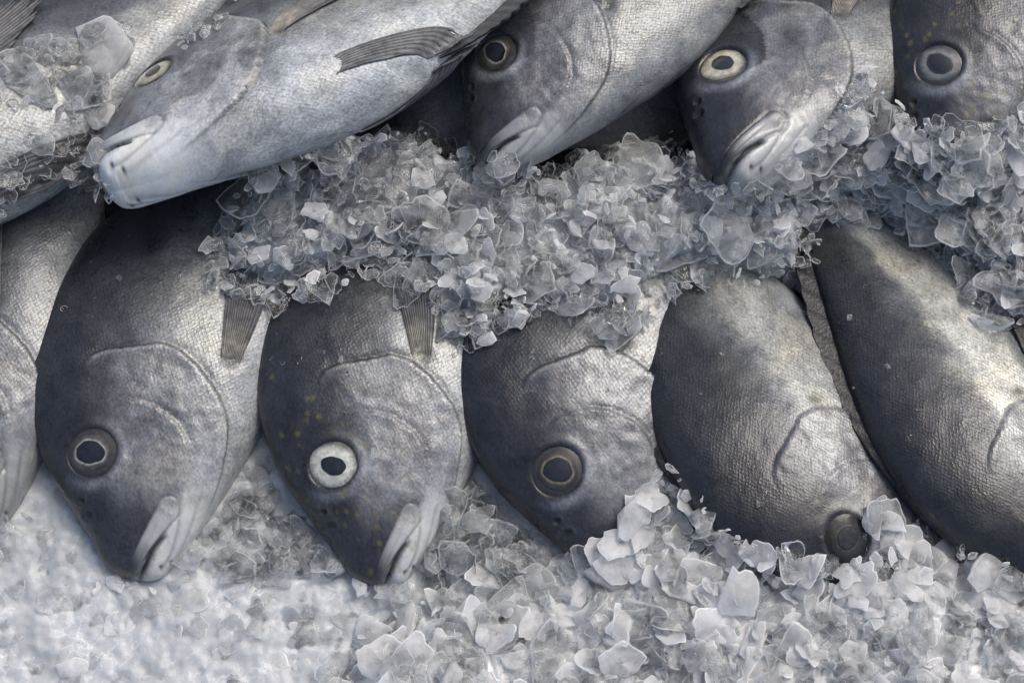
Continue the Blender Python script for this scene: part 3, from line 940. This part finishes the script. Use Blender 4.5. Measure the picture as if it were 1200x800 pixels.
def flake_hi(seed, kind):
    r = np.random.default_rng(5000 + seed)
    nA, nR = 28, 7
    A = np.linspace(0, 2 * math.pi, nA, endpoint=False)
    R = chip_outline(r, A, 0.5, 0.95)
    R = R * (1 + r.normal(0, 0.025 if kind else 0.045, nA))
    if r.uniform() < 0.4:                           # a bite out of one edge
        R = R * (1 - r.uniform(0.15, 0.35) * np.exp(-((np.angle(np.exp(1j * (A - r.uniform(0, 6.28))))) / 0.35) ** 2))
    asp = r.uniform(0.5, 0.95)
    th = r.uniform(0.06, 0.13) if kind == 0 else (r.uniform(0.14, 0.26) if kind == 1 else r.uniform(0.3, 0.5))
    rad = np.array([0.0, 0.25, 0.5, 0.72, 0.88, 0.97, 1.0])
    x = rad[:, None] * (R * np.cos(A))[None]; y = rad[:, None] * (R * np.sin(A) * asp)[None]
    curve = r.uniform(-0.22, 0.22); ph = r.uniform(0, 6, 4)
    base = curve * x * x + 0.05 * np.sin(4 * y + ph[0]) + 0.04 * np.sin(5 * x + ph[1])
    def face():
        g = np.full(x.shape, 9.0)
        for _ in range(5):
            dx_, dy_ = r.normal(0, 1.3, 2)
            g = np.minimum(g, 1.0 + dx_ * x + dy_ * y + r.uniform(-0.1, 0.5))
        g = np.clip(g, 0.25, 1.4) + r.normal(0, 0.05, x.shape)
        return g * np.sqrt(np.clip(1.0 - rad[:, None] ** 9, 0.0, 1)) * th + 0.06 * th
    up_ = np.stack([x, y, base + face()], -1); dn = np.stack([x, y, base - face()], -1)
    V = np.concatenate([up_.reshape(-1, 3), dn.reshape(-1, 3)])
    g = grid_faces(nR, nA, wrap=True)
    k_ = (nR - 1) * nA + np.arange(nA); k2 = (nR - 1) * nA + (np.arange(nA) + 1) % nA
    F = np.concatenate([g, g[:, ::-1] + nR * nA, np.stack([k_, k_ + nR * nA, k2 + nR * nA, k2], -1)])
    rim = np.tile(np.repeat((rad > 0.93).astype(float), nA), 2)
    return V, F, rim


PROTO_HI = {k: [flake_hi(100 * k + i, k) for i in range(14)] for k in (0, 1, 2)}
PROTO = {k: [flake_proto(100 * k + i, k) for i in range(14)] for k in (0, 1, 2)}
ME_CACHE = {}


def proto_mesh(kind, idx, mi):
    key = (kind, idx, mi)
    if key not in ME_CACHE:
        V, F, rim = PROTO_HI[kind][idx]
        me = mesh_np('ice_flake', V, F, smooth=True)
        add_float(me, 'rim', rim)
        me.materials.append(M_ICE[mi])
        ME_CACHE[key] = me
    return ME_CACHE[key]


def rotm(yaw, tx, ty):
    cz, sz = np.cos(yaw), np.sin(yaw); cx_, sx_ = np.cos(tx), np.sin(tx); c2, s2 = np.cos(ty), np.sin(ty)
    o = np.zeros_like(yaw); i = np.ones_like(yaw)
    Rz = np.stack([cz, -sz, o, sz, cz, o, o, o, i], -1).reshape(-1, 3, 3)
    Rx = np.stack([i, o, o, o, cx_, -sx_, o, sx_, cx_], -1).reshape(-1, 3, 3)
    Ry = np.stack([c2, o, s2, o, i, o, -s2, o, c2], -1).reshape(-1, 3, 3)
    return Rx @ Ry @ Rz


FL = []        # (pos, R, size, kind, idx, mat)


def scatter(poly, n, smin, smax, tilt, kinds, mats, zoff=(-0.002, 0.010), power=2.0, margin=0.0, dens=None):
    xs_ = [p[0] for p in poly]; ys_ = [p[1] for p in poly]
    got = np.zeros((0, 2))
    while len(got) < n:
        c = np.c_[rng.uniform(max(-60, min(xs_) - margin), min(1260, max(xs_) + margin), n * 3), rng.uniform(max(-50, min(ys_) - margin), min(850, max(ys_) + margin), n * 3)]
        s_ = sdpoly(c[:, 0], c[:, 1], poly)
        keep = s_ > -margin * rng.uniform(0, 1, len(c)) ** 2.0
        if dens is not None:
            keep &= rng.uniform(0, 1, len(c)) < dens(c[:, 0], c[:, 1])
        got = np.concatenate([got, c[keep]])
    got = got[:n]
    pos = drop(got[:, 0], got[:, 1])
    size = (smin + (smax - smin) * rng.uniform(0, 1, n) ** power) * PXM * 0.5
    pos[:, 2] += rng.uniform(zoff[0], zoff[1], n) + size * 0.15
    R = rotm(rng.uniform(0, 2 * math.pi, n), np.radians(rng.normal(0, tilt, n)), np.radians(rng.normal(0, tilt, n)))
    for i in range(n):
        FL.append((pos[i], R[i], size[i], int(rng.choice(kinds)), int(rng.integers(0, 14)), int(rng.choice(mats))))


def zone_count():
    return len(FL)


ZONES = {}
a0 = 0
scatter(RIDGE, 3800, 6, 38, 28, (0, 0, 0, 1), (0, 0, 1, 1, 2), (-0.002, 0.012), 1.6, margin=12)
scatter(RIDGE, 150, 34, 62, 24, (0, 1), (0, 1, 1), (0.002, 0.012), 1.6, margin=0)
scatter(RIDGE, 80, 46, 96, 13, (0,), (0, 0, 1), (0.002, 0.009), 1.4, margin=6)
RIGHT = [(1000, 130), (1060, 165), (1150, 170), (1210, 130), (1230, 340), (1170, 370), (1130, 330), (1060, 265), (1010, 262), (955, 255), (960, 200)]
scatter(RIGHT, 520, 16, 56, 26, (0, 1), (1, 1, 2), (0.0, 0.012), 1.5)
ZONES['ridge'] = (a0, len(FL)); a0 = len(FL)
scatter(PILE, 900, 22, 78, 13, (0, 0, 1), (1, 1, 2, 2), (-0.005, 0.006), 1.4, margin=2)
scatter(PILE, 520, 16, 50, 24, (0, 0, 1), (0, 1, 2), (-0.002, 0.008), 1.5, margin=6)
scatter(PILE, 900, 5, 22, 30, (0, 1), (0, 1, 2), (0.0, 0.010), 1.5, margin=8)
ZONES['pile'] = (a0, len(FL)); a0 = len(FL)
scatter(WEDGE, 170, 14, 60, 26, (0, 0, 1), (0, 0, 1), (-0.002, 0.006), 1.5)
GAP = [(290, 560), (310, 550), (345, 610), (400, 670), (300, 680), (220, 660), (260, 600)]
scatter(GAP, 260, 10, 56, 14, (0, 1), (0, 1, 1), (-0.003, 0.001), 1.6, margin=6)
LOW = [(-40, 600), (60, 610), (120, 680), (240, 690), (380, 690), (470, 700), (420, 850), (-40, 850)]
scatter(LOW, 800, 6, 60, 5, (0,), (1, 1, 2), (-0.0055, -0.002), 2.0, margin=12)
ZONES['low'] = (a0, len(FL)); a0 = len(FL)
LUMP = [(-20, 75), (40, 55), (80, 60), (90, 30), (130, 22), (155, 45), (140, 80), (125, 100), (125, 140), (115, 160), (60, 130), (20, 125), (-20, 130)]
scatter(LUMP, 130, 10, 50, 12, (0, 1, 2), (0, 1, 1), (-0.001, 0.006), 1.6)
LEFT = [(-20, 170), (60, 150), (110, 150), (135, 235), (80, 215), (30, 215), (-20, 260)]
scatter(LEFT, 120, 8, 40, 12, (0, 0, 1), (0, 0, 1), (-0.001, 0.002), 2.0)
SPECK = [(200, 45), (255, 15), (265, 30), (215, 60)]
scatter(SPECK, 26, 8, 30, 25, (0, 1), (0, 1), (0.0, 0.005), 1.6)
DUST = [(70, 330), (160, 270), (300, 370), (470, 350), (560, 410), (700, 400), (780, 370), (950, 320), (1010, 300), (1120, 420), (1080, 520), (900, 480), (700, 470), (480, 470), (200, 450), (60, 470)]
scatter(DUST, 200, 2.5, 12, 10, (0, 1), (0, 0, 1), (-0.0005, 0.0002), 2.5)
ZONES['left'] = (a0, len(FL)); a0 = len(FL)

GRP = {'ridge': 'ice flakes of the ridge', 'pile': 'ice chunks heaped over the buried snouts', 'low': 'ice flakes frozen into the bed', 'left': 'ice flakes on the corner fish'}


def place_of(zn, px, py):
    if zn == 'ridge':
        for x1, t_ in ((330, 'under the belly of the white-chinned fish'), (420, 'over the back of the white-eyed fish'), (530, 'hanging above the white-eyed fish'),
                       (640, 'under the pale-lipped fish'), (740, 'hanging above the brown-eyed fish'), (850, 'under the chin of the cream-eyed fish'),
                       (950, 'above the glassy-eyed fish'), (1040, 'heaped between the cream-eyed and spotted fish'), (1110, 'under the spotted fish')):
            if px < x1: return t_
        return 'above the silver-flanked fish'
    if zn == 'pile':
        if py > 730: return 'low in the heap'
        for x1, t_ in ((560, 'at the foot of the heap by the white-eyed fish'), (700, 'under the snout of the brown-eyed fish'), (820, 'between the brown-eyed and glassy-eyed fish'),
                       (930, 'along the dark back of the glassy-eyed fish'), (1040, 'over the snout of the glassy-eyed fish')):
            if px < x1: return t_
        return 'under the silver-flanked fish'
    if zn == 'low':
        return 'between the two pointed snouts' if 210 < px < 430 and py < 700 else ('beside the white-eyed fish snout' if px > 430 else 'in the smooth bed below the snouts')
    return 'on the silvery corner fish' if py < 145 else 'on the pale fish cut off by the edge'


def flake_label(zn, pos, size, kind, mi):
    q_ = proj(np.array(pos))
    big_ = 'broad' if size > 27 * PXM else ('medium' if size > 17 * PXM else 'small')
    return big_ + ' ' + ('clear', 'cloudy', 'white')[mi] + ' ice ' + ('shard', 'chip', 'lump')[kind] + ' ' + place_of(zn, q_[0], q_[1])


QUOTA = {'ridge': 130, 'pile': 110, 'low': 35, 'left': 25}
single = set()
for zn, (i0, i1) in ZONES.items():
    order = sorted(range(i0, i1), key=lambda i: -FL[i][2] * (1 + 4 * FL[i][0][2]))
    for i in order[:QUOTA[zn]]:
        pos, R, size, kind, idx, mi = FL[i]
        o = bpy.data.objects.new('ice_flake' if zn != 'pile' else 'ice_chunk', proto_mesh(kind, idx, mi))
        COL.objects.link(o)
        M4 = Matrix.Translation(Vector(pos)) @ Matrix([list(rw) for rw in R]).to_4x4() @ Matrix.Diagonal((size, size, size, 1))
        o.matrix_world = M4
        o['label'], o['group'] = flake_label(zn, pos, size, kind, mi), GRP[zn]
        o['category'] = 'ice'
        single.add(i)
for px, py, sz, kd, id_, mi, lab in ((124, 58, 104, 2, 3, 2, 'large rounded ice lump sitting on the silvery corner fish'), (108, 102, 74, 1, 5, 1, 'flat ice lump just below the large rounded one'),
                                      (36, 100, 100, 1, 8, 1, 'wide melting ice sheet on the silvery corner fish'), (893, 583, 27, 2, 6, 0, 'small clear ice disc stuck to the cheek of the glassy-eyed fish'), (118, 136, 50, 1, 2, 2, 'white ice chip touching the forehead of the white-chinned fish')):
    p_ = drop(np.array([px]), np.array([py]))[0]
    o = bpy.data.objects.new('ice_lump', proto_mesh(kd, id_, mi)); COL.objects.link(o)
    z_ = sz * PXM * 0.5
    o.matrix_world = Matrix.Translation(Vector(p_ + np.array([0, 0, z_ * 0.12]))) @ Matrix.Rotation(0.7 * id_, 4, 'Z') @ Matrix.Diagonal((z_, z_, z_ * 0.8, 1))
    o['label'] = lab; o['category'] = 'ice'
# the rest: one uncountable mass
Vs, Fs, Rs, Ms, Ss = [], [], [], [], []
nv = 0
for i, (pos, R, size, kind, idx, mi) in enumerate(FL):
    if i in single: continue
    hi = size > 17 * PXM
    V, F, rim = (PROTO_HI if hi else PROTO)[kind][idx]
    if hi: F = np.concatenate([F[:, [0, 1, 2]], F[:, [0, 2, 3]]])
    Ss.append(np.full(len(F), hi))
    Vs.append((V * size) @ R.T + pos); Fs.append(F + nv); Rs.append(rim); Ms.append(np.full(len(F), mi)); nv += len(V)
me = mesh_np('crushed_ice', np.concatenate(Vs), np.concatenate(Fs), smooth=False)
add_float(me, 'rim', np.concatenate(Rs))
for mt in M_ICE: me.materials.append(mt)
me.polygons.foreach_set('material_index', np.concatenate(Ms).astype(np.int32))
me.polygons.foreach_set('use_smooth', np.concatenate(Ss))
ci = obj('crushed_ice', me)
ci['kind'] = 'stuff'
ci['label'] = 'loose crushed ice chips heaped over and between the fish'
ci['category'] = 'crushed ice'
